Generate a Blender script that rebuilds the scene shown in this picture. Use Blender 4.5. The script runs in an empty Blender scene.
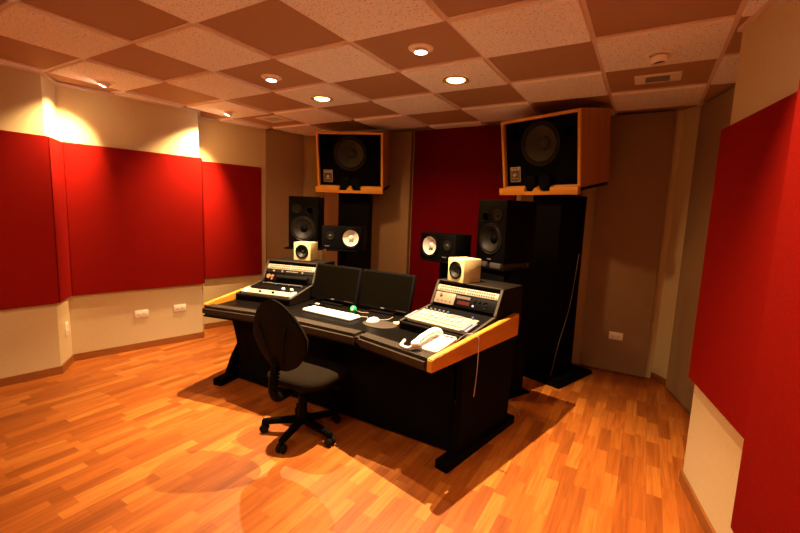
import bpy, bmesh, math, random
from mathutils import Matrix, Vector, Euler
random.seed(7)
C = bpy.context.scene.collection
PI = math.pi
H = 2.396          # ceiling height
TX, TY = .61, .548  # ceiling tile pitch

# ------------------------------------------------------------------ materials
def _mat(name):
    m = bpy.data.materials.new(name); m.use_nodes = True
    return m, m.node_tree, m.node_tree.nodes['Principled BSDF']

def mat(name, col, rough=.5, metal=0, spec=.35, noise=0, nscale=40, bump=0, bscale=200, emit=None, estr=0, coat=0):
    m, nt, b = _mat(name)
    b.inputs['Base Color'].default_value = (*col, 1)
    b.inputs['Roughness'].default_value = rough
    b.inputs['Metallic'].default_value = metal
    b.inputs['Specular IOR Level'].default_value = spec
    if coat: b.inputs['Coat Weight'].default_value = coat
    tc = nt.nodes.new('ShaderNodeTexCoord')
    if noise:
        n = nt.nodes.new('ShaderNodeTexNoise'); n.inputs['Scale'].default_value = nscale; n.inputs['Detail'].default_value = 4
        nt.links.new(tc.outputs['Object'], n.inputs['Vector'])
        mx = nt.nodes.new('ShaderNodeMix'); mx.data_type = 'RGBA'
        mx.inputs[6].default_value = (*[c*(1-noise) for c in col], 1)
        mx.inputs[7].default_value = (*[min(1, c*(1+noise)) for c in col], 1)
        nt.links.new(n.outputs['Fac'], mx.inputs[0]); nt.links.new(mx.outputs[2], b.inputs['Base Color'])
    if bump:
        n2 = nt.nodes.new('ShaderNodeTexNoise'); n2.inputs['Scale'].default_value = bscale; n2.inputs['Detail'].default_value = 3
        nt.links.new(tc.outputs['Object'], n2.inputs['Vector'])
        bp = nt.nodes.new('ShaderNodeBump'); bp.inputs['Strength'].default_value = bump; bp.inputs['Distance'].default_value = .004
        nt.links.new(n2.outputs['Fac'], bp.inputs['Height']); nt.links.new(bp.outputs['Normal'], b.inputs['Normal'])
    if emit:
        b.inputs['Emission Color'].default_value = (*emit, 1); b.inputs['Emission Strength'].default_value = estr
    return m

def wood_mat(name, c1, c2, rough=.4, axis=1, scale=1.0):
    m, nt, b = _mat(name)
    tc = nt.nodes.new('ShaderNodeTexCoord'); mp = nt.nodes.new('ShaderNodeMapping')
    s = [28*scale]*3; s[axis] = 1.6*scale; mp.inputs['Scale'].default_value = s
    n = nt.nodes.new('ShaderNodeTexNoise'); n.inputs['Scale'].default_value = 1.0; n.inputs['Detail'].default_value = 5; n.inputs['Distortion'].default_value = .4
    cr = nt.nodes.new('ShaderNodeValToRGB')
    cr.color_ramp.elements[0].position = .3; cr.color_ramp.elements[0].color = (*c1, 1)
    cr.color_ramp.elements[1].position = .7; cr.color_ramp.elements[1].color = (*c2, 1)
    nt.links.new(tc.outputs['Object'], mp.inputs[0]); nt.links.new(mp.outputs[0], n.inputs['Vector'])
    nt.links.new(n.outputs['Fac'], cr.inputs[0]); nt.links.new(cr.outputs[0], b.inputs['Base Color'])
    b.inputs['Roughness'].default_value = rough
    return m

def floor_mat():
    m, nt, b = _mat('laminate')
    N = nt.nodes.new; L = nt.links.new
    tc = N('ShaderNodeTexCoord'); sp = N('ShaderNodeSeparateXYZ'); L(tc.outputs['Object'], sp.inputs[0])
    def math_(op, a, bb=None, v=None):
        n = N('ShaderNodeMath'); n.operation = op
        if hasattr(a, 'links'): L(a, n.inputs[0])
        else: n.inputs[0].default_value = a
        if bb is not None:
            if hasattr(bb, 'links'): L(bb, n.inputs[1])
            else: n.inputs[1].default_value = bb
        return n.outputs[0]
    sx = math_('MULTIPLY', sp.outputs[0], 1/.069)
    si = math_('FLOOR', sx)
    w1 = N('ShaderNodeTexWhiteNoise'); w1.noise_dimensions = '1D'; L(si, w1.inputs['W'])
    off = math_('MULTIPLY', w1.outputs['Value'], 7.3)
    yy = math_('ADD', math_('MULTIPLY', sp.outputs[1], 1/.31), off)
    yi = math_('FLOOR', yy)
    cb = N('ShaderNodeCombineXYZ'); L(si, cb.inputs[0]); L(yi, cb.inputs[1])
    w2 = N('ShaderNodeTexWhiteNoise'); w2.noise_dimensions = '2D'; L(cb.outputs[0], w2.inputs['Vector'])
    cr = N('ShaderNodeValToRGB'); cr.color_ramp.interpolation = 'LINEAR'
    e = cr.color_ramp.elements
    e[0].position = 0; e[0].color = (.32, .082, .010, 1)
    e[1].position = 1; e[1].color = (.57, .188, .028, 1)
    x = e.new(.4); x.color = (.41, .108, .013, 1)
    x = e.new(.75); x.color = (.49, .142, .018, 1)
    L(w2.outputs['Value'], cr.inputs[0])
    # grain
    mp = N('ShaderNodeMapping'); mp.inputs['Scale'].default_value = (38, 2.2, 1)
    add = N('ShaderNodeVectorMath'); add.operation = 'ADD'; sc = N('ShaderNodeVectorMath'); sc.operation = 'SCALE'; sc.inputs[3].default_value = 13.7
    L(w2.outputs['Color'], sc.inputs[0]); L(tc.outputs['Object'], mp.inputs[0]); L(mp.outputs[0], add.inputs[0]); L(sc.outputs[0], add.inputs[1])
    gn = N('ShaderNodeTexNoise'); gn.inputs['Scale'].default_value = 1.0; gn.inputs['Detail'].default_value = 6; gn.inputs['Distortion'].default_value = 1.2
    L(add.outputs[0], gn.inputs['Vector'])
    gr = N('ShaderNodeValToRGB'); gr.color_ramp.elements[0].position = .32; gr.color_ramp.elements[0].color = (.62, .55, .5, 1)
    gr.color_ramp.elements[1].position = .62; gr.color_ramp.elements[1].color = (1.06, 1.06, 1.06, 1)
    L(gn.outputs['Fac'], gr.inputs[0])
    mul = N('ShaderNodeMix'); mul.data_type = 'RGBA'; mul.blend_type = 'MULTIPLY'; mul.inputs[0].default_value = .75
    L(cr.outputs[0], mul.inputs[6]); L(gr.outputs[0], mul.inputs[7])
    # seams
    fx = math_('FRACT', sx); fy = math_('FRACT', yy)
    ex = math_('LESS_THAN', math_('MINIMUM', fx, math_('SUBTRACT', 1.0, fx)), .012)
    ey = math_('LESS_THAN', math_('MINIMUM', fy, math_('SUBTRACT', 1.0, fy)), .003)
    ed = math_('MULTIPLY', math_('MAXIMUM', ex, ey), .45)
    mx = N('ShaderNodeMix'); mx.data_type = 'RGBA'; L(ed, mx.inputs[0]); L(mul.outputs[2], mx.inputs[6]); mx.inputs[7].default_value = (.12, .035, .01, 1)
    L(mx.outputs[2], b.inputs['Base Color'])
    b.inputs['Roughness'].default_value = .42
    b.inputs['Specular IOR Level'].default_value = .4
    return m

def tile_mat():
    m, nt, b = _mat('mineral_tile'); N = nt.nodes.new; L = nt.links.new
    tc = N('ShaderNodeTexCoord')
    n = N('ShaderNodeTexNoise'); n.inputs['Scale'].default_value = 95; n.inputs['Detail'].default_value = 2; L(tc.outputs['Object'], n.inputs['Vector'])
    cr = N('ShaderNodeValToRGB'); e = cr.color_ramp.elements
    e[0].position = .30; e[0].color = (.42, .32, .28, 1); e[1].position = .42; e[1].color = (.90, .87, .93, 1)
    L(n.outputs['Fac'], cr.inputs[0])
    L(cr.outputs[0], b.inputs['Base Color']); b.inputs['Roughness'].default_value = .9
    bp = N('ShaderNodeBump'); bp.inputs['Strength'].default_value = .5; bp.inputs['Distance'].default_value = .004
    L(n.outputs['Fac'], bp.inputs['Height']); L(bp.outputs['Normal'], b.inputs['Normal'])
    return m

M = {}
M['floor'] = floor_mat()
M['tile'] = tile_mat()
M['tileedge'] = mat('tile_edge', (.97, .92, .90), .7)
M['tiledark'] = mat('fibre_tile', (.42, .245, .155), .85, noise=.06, nscale=30, spec=.2)
M['grid'] = mat('grid_bar', (.72, .56, .52), .55)
M['wall'] = mat('wall_fabric', (.62, .495, .285), .9, noise=.07, nscale=60, bump=.25, bscale=260, spec=.2)
M['red'] = mat('red_fabric', (.225, .0068, .0042), .95, noise=.16, nscale=120, bump=.4, bscale=300, spec=.02)
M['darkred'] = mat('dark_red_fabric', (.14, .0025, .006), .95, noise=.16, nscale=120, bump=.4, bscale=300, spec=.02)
M['brown'] = mat('brown_fabric', (.32, .205, .115), .92, noise=.08, nscale=90, bump=.3, bscale=300, spec=.15)
M['base'] = wood_mat('baseboard_wood', (.24, .075, .012), (.30, .10, .018), .5)
M['lightwood'] = wood_mat('honey_wood', (.60, .25, .025), (.72, .32, .04), .35, 1, .7)
M['honeyx'] = wood_mat('honey_wood_front', (.56, .24, .03), (.66, .30, .042), .4, 0, .7)
M['sidewood'] = wood_mat('walnut_side', (.36, .14, .035), (.48, .20, .05), .5, 2, .8)
M['black'] = mat('black_laminate', (.0018, .0012, .001), .7, noise=.1)
M['blackcloth'] = mat('black_cloth', (.003, .0025, .0025), .9, noise=.2, bump=.3)
M['blackplastic'] = mat('black_plastic', (.0026, .0022, .0022), .5)
M['baffle'] = mat('black_baffle', (.0016, .001, .001), .9)
M['leather'] = mat('black_vinyl', (.028, .0175, .009), .48, bump=.25, bscale=500)
M['worktop'] = mat('dark_worktop', (.003, .0022, .0016), .42)
M['rackcase'] = mat('dark_rack_case', (.013, .0095, .0068), .5, noise=.06)
M['edge'] = mat('lit_edge', (.045, .033, .022), .5)  # lighter brown: light caught by the case edges, put into the colour
M['rim'] = mat('speaker_rubber', (.012, .010, .008), .35)
M['conegrey'] = mat('olive_cone', (.040, .034, .020), .8)
M['cap'] = mat('dust_cap', (.03, .025, .017), .7)
M['conedark'] = mat('dark_cone', (.009, .0065, .0045), .55)
M['conewhite'] = mat('paper_cone', (.85, .78, .68), .8)
M['steel'] = mat('brushed_metal', (.55, .50, .44), .35, .8)
M['plate'] = mat('grey_plate', (.30, .26, .24), .45, .3)
M['cream'] = mat('cream_lacquer', (.70, .58, .28), .45)
M['white'] = mat('white_plastic', (.85, .84, .82), .4)
M['offwhite'] = mat('off_white_panel', (.38, .32, .23), .45)
M['beigepanel'] = mat('champagne_panel', (.24, .18, .12), .5, .2)
M['greyblue'] = mat('grey_blue_plastic', (.16, .17, .22), .5)
M['blue'] = mat('blue_knob', (.08, .12, .45), .4)
M['green'] = mat('green_plastic', (.02, .45, .10), .3)
M['redled'] = mat('dark_red_display', (.045, .004, .003), .3)
M['jack'] = mat('jack_holes', (.05, .020, .007), .5)
M['fabricseat'] = mat('seat_fabric', (.011, .0068, .0036), .95, noise=.6, nscale=150, bump=.4, bscale=400, spec=.04)
M['fabricback'] = mat('back_fabric', (.010, .007, .005), .8, noise=.25, nscale=260, bump=.3)
M['screen'] = mat('lcd_glass', (.0025, .0018, .0008), .28, spec=.09)
M['bezel'] = mat('black_bezel', (.005, .004, .004), .35)
M['outlet'] = mat('outlet_ivory', (.85, .78, .66), .45)
M['hole'] = mat('slot_dark', (.10, .07, .05), .7)
M['lampring'] = mat('lamp_ring', (.93, .86, .82), .4)
M['goldring'] = mat('gold_reflector', (.85, .55, .18), .25, .7)
M['lampwhite'] = mat('lamp_glow_white', (1, 1, 1), .5, emit=(1, .90, .80), estr=16)
M['lampwarm'] = mat('lamp_glow_warm', (1, .9, .6), .5, emit=(1, .66, .20), estr=9)
M['lampoff'] = mat('lamp_unlit', (.03, .025, .025), .3)
M['lens'] = mat('grey_diffuser', (.22, .22, .25), .3)
M['cablew'] = mat('pale_cable', (.42, .32, .26), .5)
M['cableb'] = mat('black_cable', (.02, .02, .02), .5)
for k_ in ('worktop', 'rackcase', 'black', 'blackcloth', 'blackplastic', 'baffle', 'bezel', 'fabricback', 'rim'):
    M[k_].node_tree.nodes['Principled BSDF'].inputs['Specular IOR Level'].default_value = .05
M['foam'] = mat('grey_foam', (.06, .045, .035), .9)
M['yellow'] = mat('yellow_note', (.85, .68, .25), .7)
M['mousepad'] = mat('brown_mouse_mat', (.035, .022, .014), .7)
M['copper'] = mat('copper_brown', (.40, .20, .10), .4, .4)

# ------------------------------------------------------------------ mesh builder
class MB:
    def __init__(s):
        s.bm = bmesh.new(); s.mats = []; s.mi = 0
    def use(s, key):
        if key not in s.mats: s.mats.append(key)
        s.mi = s.mats.index(key); return s
    def _fin(s, geom_faces):
        for f in geom_faces: f.material_index = s.mi
    def _merge(s, b2, mtx=None):
        if mtx is not None: bmesh.ops.transform(b2, matrix=mtx, verts=b2.verts)
        me = bpy.data.meshes.new('tmp'); b2.to_mesh(me); b2.free()
        n0 = len(s.bm.faces); s.bm.from_mesh(me); bpy.data.meshes.remove(me)
        s.bm.faces.ensure_lookup_table()
        for f in s.bm.faces[n0:]: f.material_index = s.mi
        return s
    def box(s, c, size, rot=None, bev=0, mtx=None, seg=2):
        b = bmesh.new(); bmesh.ops.create_cube(b, size=1)
        bmesh.ops.scale(b, vec=size, verts=b.verts)
        if bev: bmesh.ops.bevel(b, geom=b.edges[:], offset=bev, segments=seg, affect='EDGES', profile=.5)
        m = Matrix.Translation(c)
        if rot: m = m @ Euler(rot).to_matrix().to_4x4()
        if mtx is not None: m = mtx @ m
        return s._merge(b, m)
    def bx(s, x0, x1, y0, y1, z0, z1, bev=0, mtx=None):
        return s.box(((x0+x1)/2, (y0+y1)/2, (z0+z1)/2), (abs(x1-x0), abs(y1-y0), abs(z1-z0)), None, bev, mtx)
    def cyl(s, p0, p1, r0, r1=None, seg=20, mtx=None, bev=0):
        p0 = Vector(p0); p1 = Vector(p1); d = p1-p0; r1 = r0 if r1 is None else r1
        b = bmesh.new(); bmesh.ops.create_cone(b, cap_ends=True, segments=seg, radius1=r0, radius2=r1, depth=d.length)
        if bev:
            es = [e for e in b.edges if all(abs(abs(v.co.z)-d.length/2) < 1e-6 for v in e.verts)]
            bmesh.ops.bevel(b, geom=es, offset=bev, segments=2, affect='EDGES')
        m = Matrix.Translation((p0+p1)/2) @ d.to_track_quat('Z', 'Y').to_matrix().to_4x4()
        if mtx is not None: m = mtx @ m
        return s._merge(b, m)
    def sph(s, c, r, sc=(1, 1, 1), mtx=None, u=20, v=12):
        b = bmesh.new(); bmesh.ops.create_uvsphere(b, u_segments=u, v_segments=v, radius=r)
        m = Matrix.Translation(c) @ Matrix.Diagonal((*sc, 1))
        if mtx is not None: m = mtx @ m
        return s._merge(b, m)
    def lathe(s, prof, mtx, seg=36):
        """profile (r, h) spun about local Z"""
        b = bmesh.new(); rings = []
        for r, h in prof:
            if r < 1e-6: rings.append([b.verts.new((0, 0, h))])
            else: rings.append([b.verts.new((r*math.cos(2*PI*i/seg), r*math.sin(2*PI*i/seg), h)) for i in range(seg)])
        for A, B in zip(rings, rings[1:]):
            for i in range(seg):
                j = (i+1) % seg
                vs = [A[i % len(A)], A[j % len(A)], B[j % len(B)], B[i % len(B)]]
                u = []
                for v in vs:
                    if v not in u: u.append(v)
                if len(u) > 2: b.faces.new(u)
        bmesh.ops.recalc_face_normals(b, faces=b.faces)
        return s._merge(b, mtx)
    def prism(s, poly, h0, h1, mtx=None, bev=0):
        """polygon in local XY from z=h0 to h1"""
        b = bmesh.new()
        A = [b.verts.new((x, y, h0)) for x, y in poly]; B = [b.verts.new((x, y, h1)) for x, y in poly]
        n = len(poly); b.faces.new(A[::-1]); b.faces.new(B)
        for i in range(n): b.faces.new((A[i], A[(i+1) % n], B[(i+1) % n], B[i]))
        bmesh.ops.recalc_face_normals(b, faces=b.faces)
        if bev: bmesh.ops.bevel(b, geom=b.edges[:], offset=bev, segments=2, affect='EDGES')
        return s._merge(b, mtx)
    def tube(s, pts, r, seg=8, mtx=None, smooth=True):
        P = [Vector(p) for p in pts]
        if smooth and len(P) > 2:
            Q = []
            for i in range(len(P)-1):
                p0 = P[max(i-1, 0)]; p1 = P[i]; p2 = P[i+1]; p3 = P[min(i+2, len(P)-1)]
                for k in range(6):
                    t = k/6
                    Q.append(.5*((2*p1)+(p2-p0)*t+(2*p0-5*p1+4*p2-p3)*t*t+(3*p1-p0-3*p2+p3)*t**3))
            Q.append(P[-1]); P = Q
        b = bmesh.new(); rings = []; up = Vector((0, 0, 1)); prev = None
        rr = r if isinstance(r, (list, tuple)) else None
        for i, p in enumerate(P):
            t = (P[min(i+1, len(P)-1)]-P[max(i-1, 0)]).normalized()
            if prev is None:
                a = t.cross(up) if abs(t.z) < .95 else t.cross(Vector((1, 0, 0)))
            else: a = prev - t*prev.dot(t)
            a.normalize(); prev = a; c = t.cross(a)
            if rr:
                f = i/(len(P)-1)*(len(rr)-1); k = min(int(f), len(rr)-2); rad = rr[k]+(rr[k+1]-rr[k])*(f-k)
            else: rad = r
            rings.append([b.verts.new(p+rad*(a*math.cos(2*PI*j/seg)+c*math.sin(2*PI*j/seg))) for j in range(seg)])
        for A, B in zip(rings, rings[1:]):
            for j in range(seg): b.faces.new((A[j], A[(j+1) % seg], B[(j+1) % seg], B[j]))
        b.faces.new(rings[0][::-1]); b.faces.new(rings[-1])
        bmesh.ops.recalc_face_normals(b, faces=b.faces)
        return s._merge(b, mtx)
    def build(s, name, parent=None, mtx=None, label=None, ang=.6, cuts=None):
        me = bpy.data.meshes.new(name); s.bm.to_mesh(me); s.bm.free()
        for k in s.mats: me.materials.append(M[k])
        for cm, cr_, cd_ in (cuts or []):
            cb_ = MB(); cb_.mats = list(s.mats); cb_.cyl((0, 0, .05), (0, 0, -cd_), cr_, seg=48, mtx=cm)
            cme = bpy.data.meshes.new('cut'); cb_.bm.to_mesh(cme); cb_.bm.free()
            for k in s.mats: cme.materials.append(M[k])
            a_ = bpy.data.objects.new('a', me); b_ = bpy.data.objects.new('b', cme); C.objects.link(a_); C.objects.link(b_)
            md = a_.modifiers.new('b', 'BOOLEAN'); md.operation = 'DIFFERENCE'; md.object = b_; md.solver = 'EXACT'
            bpy.context.view_layer.update()
            me2 = bpy.data.meshes.new_from_object(a_.evaluated_get(bpy.context.evaluated_depsgraph_get()))
            bpy.data.objects.remove(a_); bpy.data.objects.remove(b_); me = me2; me.name = name
        for p in me.polygons: p.use_smooth = True
        me.set_sharp_from_angle(angle=ang)
        o = bpy.data.objects.new(name, me); C.objects.link(o)
        if parent is not None: o.parent = parent
        if mtx is not None: o.matrix_local = mtx
        if label: o['label'] = label
        return o

def mb(key): return MB().use(key)
def thing(name, label, cat, loc=(0, 0, 0), rotz=0, group=None, mtx=None):
    o = bpy.data.objects.new(name, None); C.objects.link(o); o.empty_display_size = .05
    if mtx is not None: o.matrix_world = mtx
    else: o.location = loc; o.rotation_euler = (0, 0, rotz)
    o['label'] = label; o['category'] = cat
    if group: o['group'] = group
    return o
def tag(o, label, cat, group=None):
    o['label'] = label; o['category'] = cat
    if group: o['group'] = group
    return o
def struct(o): o['kind'] = 'structure'; return o
def T(x, y, z): return Matrix.Translation((x, y, z))
def RX(a): return Matrix.Rotation(a, 4, 'X')
def RY(a): return Matrix.Rotation(a, 4, 'Y')
def RZ(a): return Matrix.Rotation(a, 4, 'Z')
def frame(x, y, z, deg): return T(x, y, z) @ RZ(math.radians(deg))
FRONT = RX(PI/2)    # local Z of a lathe points towards -Y (the front of a thing)
def copy_tree(o, parent=None):
    c = o.copy(); C.objects.link(c)
    if parent is not None: c.parent = parent
    for ch in list(o.children): copy_tree(ch, c)
    return c

# ------------------------------------------------------------------ room shell
LW = [(-.40, -3.0), (-.07, -.56), (-.31, -.385), (-.05, .715), (-.32, .90), (-.13, 1.62), (.06, 2.12), (.17, 2.40)]
RW = [(4.62, -3.0), (4.316, -.605), (4.535, -.425), (4.31, .70), (4.60, .90), (4.47, 1.66), (4.30, 2.26), (4.18, 2.40)]
def offset(poly, d):
    """mitred offset; positive d = right of travel"""
    out = []; n = len(poly)
    def nrm(a, b):
        dx, dy = b[0]-a[0], b[1]-a[1]; l = math.hypot(dx, dy); return (dy/l, -dx/l)
    for i, p in enumerate(poly):
        n1 = nrm(poly[i-1], p) if i else nrm(p, poly[1])
        n2 = nrm(p, poly[i+1]) if i < n-1 else n1
        bx_, by_ = n1[0]+n2[0], n1[1]+n2[1]; l2 = bx_*bx_+by_*by_
        k = 2*d/l2
        out.append((p[0]+bx_*k, p[1]+by_*k))
    return out
def seg_poly(a, b, a2, b2): return [a, b, b2, a2]
def strip(name, poly, d0, d1, z0, z1, key):
    m = mb(key); A = offset(poly, d0); B = offset(poly, d1)
    for i in range(len(poly)-1): m.prism([A[i], A[i+1], B[i+1], B[i]], z0, z1)
    return struct(m.build(name))
strip('wall_left', LW, 0, -.10, 0, H+.02, 'wall')
strip('wall_right', RW, 0, .10, 0, H+.02, 'wall')
struct(mb('wall').bx(.10, 4.25, 2.402, 2.50, 0, H+.02).build('wall_back'))
struct(mb('wall').bx(-.5, 4.72, -3.12, -3.002, 0, H+.02).build('wall_front'))
struct(mb('floor').bx(-.6, 4.8, -3.12, 2.52, -.08, 0).build('floor'))
strip('baseboard_left', LW[:6], .0, .014, .0005, .065, 'base')
strip('baseboard_right', RW[:4], .0, -.014, .0005, .065, 'base')
struct(mb('base').prism([RW[6], RW[7], (4.165, 2.40), (4.278, 2.26)], .0005, .06).build('baseboard_back'))
strip('trim_1', LW[:6], .0, .022, H-.022, H-.004, 'grid')
strip('trim_2', RW[:4], .0, -.022, H-.022, H-.004, 'grid')

# suspended ceiling: backing, grid bars, alternating tiles (one mesh)
c = MB(); c.use('tiledark').bx(-.6, 4.8, -3.12, 2.52, H+.022, H+.06)
i0, i1, j0, j1 = -1, 7, -6, 4
c.use('grid')
for i in range(i0, i1+2): c.bx(i*TX-.012, i*TX+.012, -3.0, 2.42, H, H+.004)
for j in range(j0, j1+2): c.bx(-.55, 4.78, j*TY-.012, j*TY+.012, H-.0007, H+.004)
for i in range(i0, i1+1):
    for j in range(j0, j1+1):
        x0, x1, y0, y1 = i*TX+.008, (i+1)*TX-.008, j*TY+.008, (j+1)*TY-.008
        x0 = max(x0, -.55); x1 = min(x1, 4.78); y0 = max(y0, -3.0); y1 = min(y1, 2.42)
        if x1 <= x0 or y1 <= y0: continue
        if (i+j) % 2: c.use('tileedge').bx(x0+.004, x1-.004, y0+.004, y1-.004, H-.014, H+.006).use('tile').bx(x0+.006, x1-.006, y0+.006, y1-.006, H-.0152, H-.0138)
        else: c.use('tiledark').bx(x0, x1, y0, y1, H+.0045, H+.016)
struct(c.build('ceiling'))
ZL, ZD = H-.0152, H+.0045    # underside of the pale / of the dark tiles

# ------------------------------------------------------------------ acoustic panels
def panel(name, chain, i, d, z0, z1, key, label, grp, trimA=0, trimB=0, back=.0, bev=.006):
    A = offset(chain, back); B = offset(chain, d)
    def lerp(p, q, t): return (p[0]+(q[0]-p[0])*t, p[1]+(q[1]-p[1])*t)
    L = math.dist(chain[i], chain[i+1])
    a = lerp(A[i], A[i+1], trimA/L); b = lerp(A[i], A[i+1], 1-trimB/L)
    a2 = lerp(B[i], B[i+1], trimA/L); b2 = lerp(B[i], B[i+1], 1-trimB/L)
    o = mb(key).prism([a, b, b2, a2], z0, z1, bev=bev).build(name)
    return tag(o, label, 'acoustic panel', grp)
ZR0, ZR1 = .60, 1.918
G = 'red acoustic panels'
e = .0015
panel('acoustic_panel', LW, 0, .03, ZR0, ZR1, 'red', 'red fabric panel at the left edge of the photo, before the first jog', G, 0, e, back=.001)
panel('acoustic_panel', LW, 1, .03, ZR0, ZR1, 'red', 'narrow red fabric panel on the angled jog left of the widest red panel', G, e, e, back=.001)
panel('acoustic_panel', LW, 2, .03, ZR0, ZR1, 'red', 'widest red fabric panel on the left wall, above the two ivory outlets', G, e, e, back=.001)
panel('acoustic_panel', LW, 3, .03, ZR0, ZR1, 'red', 'thin sliver of red panel lit orange on the second jog of the left wall', G, e, e, back=.001)
panel('acoustic_panel', LW, 4, .03, ZR0, ZR1, 'red', 'red fabric panel on the left wall next to the brown corner panel', G, e, .03, back=.001)
panel('acoustic_panel', RW, 2, -.03, ZR0, ZR1, 'red', 'red fabric panel on the right wall with bare wall above and below it', G, e, 0, back=-.001)
panel('acoustic_panel', RW, 1, -.03, ZR0, ZR1, 'red', 'red fabric panel on the angled jog of the right wall, seen on edge', G, e, e, back=-.001)
panel('acoustic_panel', RW, 0, -.03, ZR0, ZR1, 'red', 'bright red fabric panel nearest the camera at the photo right edge', G, 0, e, back=-.001)
GB = 'brown full-height acoustic panels'
panel('acoustic_panel', LW, 5, .035, .012, H-.014, 'brown', 'brown full-height panel in the left corner beside the red panel', GB, .03, .01, back=.001)
panel('acoustic_panel', RW, 5, -.035, .012, H-.014, 'brown', 'brown full-height panel angled on the right wall behind the red panel', GB, .02, .03, back=-.001)
tag(mb('brown').bx(.21, 1.545, 2.34, 2.40, .012, H-.014, bev=.006).build('acoustic_panel'), 'brown full-height panel on the back wall behind the left wooden loudspeaker', 'acoustic panel', GB)
tag(mb('brown').bx(2.86, 3.43, 2.34, 2.40, .012, H-.014, bev=.006).build('acoustic_panel'), 'brown panel on the back wall hidden behind the right black stand', 'acoustic panel', GB)
tag(mb('brown').bx(3.56, 4.12, 2.34, 2.40, .012, H-.014, bev=.006).build('acoustic_panel'), 'brown full-height panel with an outlet right of the right wooden loudspeaker', 'acoustic panel', GB)
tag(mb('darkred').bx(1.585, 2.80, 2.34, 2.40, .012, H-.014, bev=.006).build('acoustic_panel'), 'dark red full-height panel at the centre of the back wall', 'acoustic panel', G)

# ------------------------------------------------------------------ outlets
def outlet(mtx, label, vertical=False):
    t = thing('wall_outlet', label, 'outlet', mtx=mtx, group='ivory wall outlets')
    R_ = RY(PI/2) if vertical else Matrix()
    mb('outlet').box((0, -.004, 0), (.118, .008, .072), bev=.003, mtx=R_).build('cover_plate', t)
    for s_ in (-1, 1):
        q = mb('outlet').box((s_*.022, -.009, 0), (.034, .004, .030), bev=.0015, mtx=R_)
        q.use('hole').box((s_*.022-.007, -.0113, .002), (.0022, .0012, .010), mtx=R_).box((s_*.022+.007, -.0113, .002), (.0022, .0012, .010), mtx=R_).cyl((s_*.022, -.0106, -.009), (s_*.022, -.0119, -.009), .0025, seg=8, mtx=R_)
        q.build('socket', t)
def onwall(a, b, f, z, side, d=0.0):
    """matrix at fraction f of wall segment a-b, -Y pointing into the room"""
    x = a[0]+(b[0]-a[0])*f; y = a[1]+(b[1]-a[1])*f
    dx, dy = b[0]-a[0], b[1]-a[1]; l = math.hypot(dx, dy)
    n = Vector((dy/l, -dx/l, 0))*side; ang = math.atan2(n.x, -n.y)
    return T(x+n.x*d, y+n.y*d, z) @ RZ(ang)
outlet(onwall(LW[2], LW[3], .49, .355, 1), 'ivory outlet under the widest red panel, the left one of the pair')
outlet(onwall(LW[2], LW[3], .80, .365, 1), 'ivory outlet under the widest red panel, the right one of the pair')
outlet(onwall(LW[1], LW[2], .62, .33, 1), 'ivory outlet on the narrow angled jog of the left wall', True)
outlet(onwall(LW[3], LW[4], .45, .44, 1), 'small ivory outlet seen edge-on on the jog behind the desk rail', True)
outlet(onwall(RW[2], RW[3], .40, .40, -1), 'ivory outlet on the right wall below the red panel, half hidden', True)
outlet(T(3.85, 2.34, .36), 'ivory outlet low on the brown panel at the back right')

# ------------------------------------------------------------------ ceiling fittings
def spot(name, loc, target, energy, size, blend, col=(1, .74, .46), rad=.03):
    l = bpy.data.lights.new(name, 'SPOT'); l.energy = energy; l.spot_size = math.radians(size); l.spot_blend = blend
    l.color = col; l.shadow_soft_size = rad
    o = bpy.data.objects.new(name, l); C.objects.link(o); o.location = loc
    o.rotation_euler = (Vector(target)-Vector(loc)).to_track_quat('-Z', 'Y').to_euler(); return o
def downlight(x, y, z, warm, label, grp):
    t = thing('ceiling_downlight', label, 'ceiling light', (x, y, z), group=grp)
    if warm:
        mb('goldring').lathe([(.050, .004), (.068, -.003), (.086, -.008), (.094, -.005), (.095, 0)], Matrix()).build('trim_ring', t)
        mb('lampwarm').lathe([(0, -.016), (.030, -.014), (.050, -.008), (.064, -.001)], Matrix()).build('bulb', t)
    else:
        mb('lampring').lathe([(.034, -.001), (.036, -.012), (.050, -.012), (.056, -.006), (.074, -.005), (.076, 0)], Matrix()).build('trim_ring', t)
        mb('lampring').lathe([(.044, -.010), (.043, -.024), (.038, -.026), (.035, -.022)], Matrix()).build('collar', t)
        mb('lampwhite').lathe([(0, -.030), (.020, -.029), (.035, -.022)], Matrix()).build('bulb', t)
    return t
def gimbal(x, y, z, target, lit, label, grp):
    t = thing('eyeball_spotlight', label, 'ceiling light', (x, y, z), group=grp)
    mb('lampring').lathe([(.046, 0), (.048, -.008), (.060, -.006), (.072, -.003), (.073, 0)], Matrix()).build('trim_ring', t)
    d = (Vector(target)-Vector((x, y, z))).normalized()
    q = d.to_track_quat('Z', 'Y').to_matrix().to_4x4()
    mt = T(0, 0, .016 if lit else -.004) @ q
    mb('lampring').lathe([(.018, .0), (.042, .012), (.042, .046), (.037, .048), (.034, .040)], mt).build('eyeball', t)
    mb('lampwhite' if lit else 'lampoff').lathe([(0, .056), (.020, .053), (.037, .044)] if lit else [(0, .030), (.036, .034)], mt).build('bulb', t)
    return t, Vector((x, y, z+.006))+d*.09
downlight(1.488, .292, ZD, False, 'white round downlight in a dark ceiling tile, the left of the two white ones', 'round ceiling downlights')
downlight(2.756, .279, ZD, False, 'white round downlight in a dark ceiling tile, the right of the two white ones', 'round ceiling downlights')
downlight(1.491, .849, ZL, True, 'glowing golden downlight in a pale ceiling tile in front of the left loudspeaker', 'round ceiling downlights')
downlight(2.737, .845, ZL, True, 'glowing golden downlight in a pale ceiling tile towards the right loudspeaker', 'round ceiling downlights')
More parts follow.
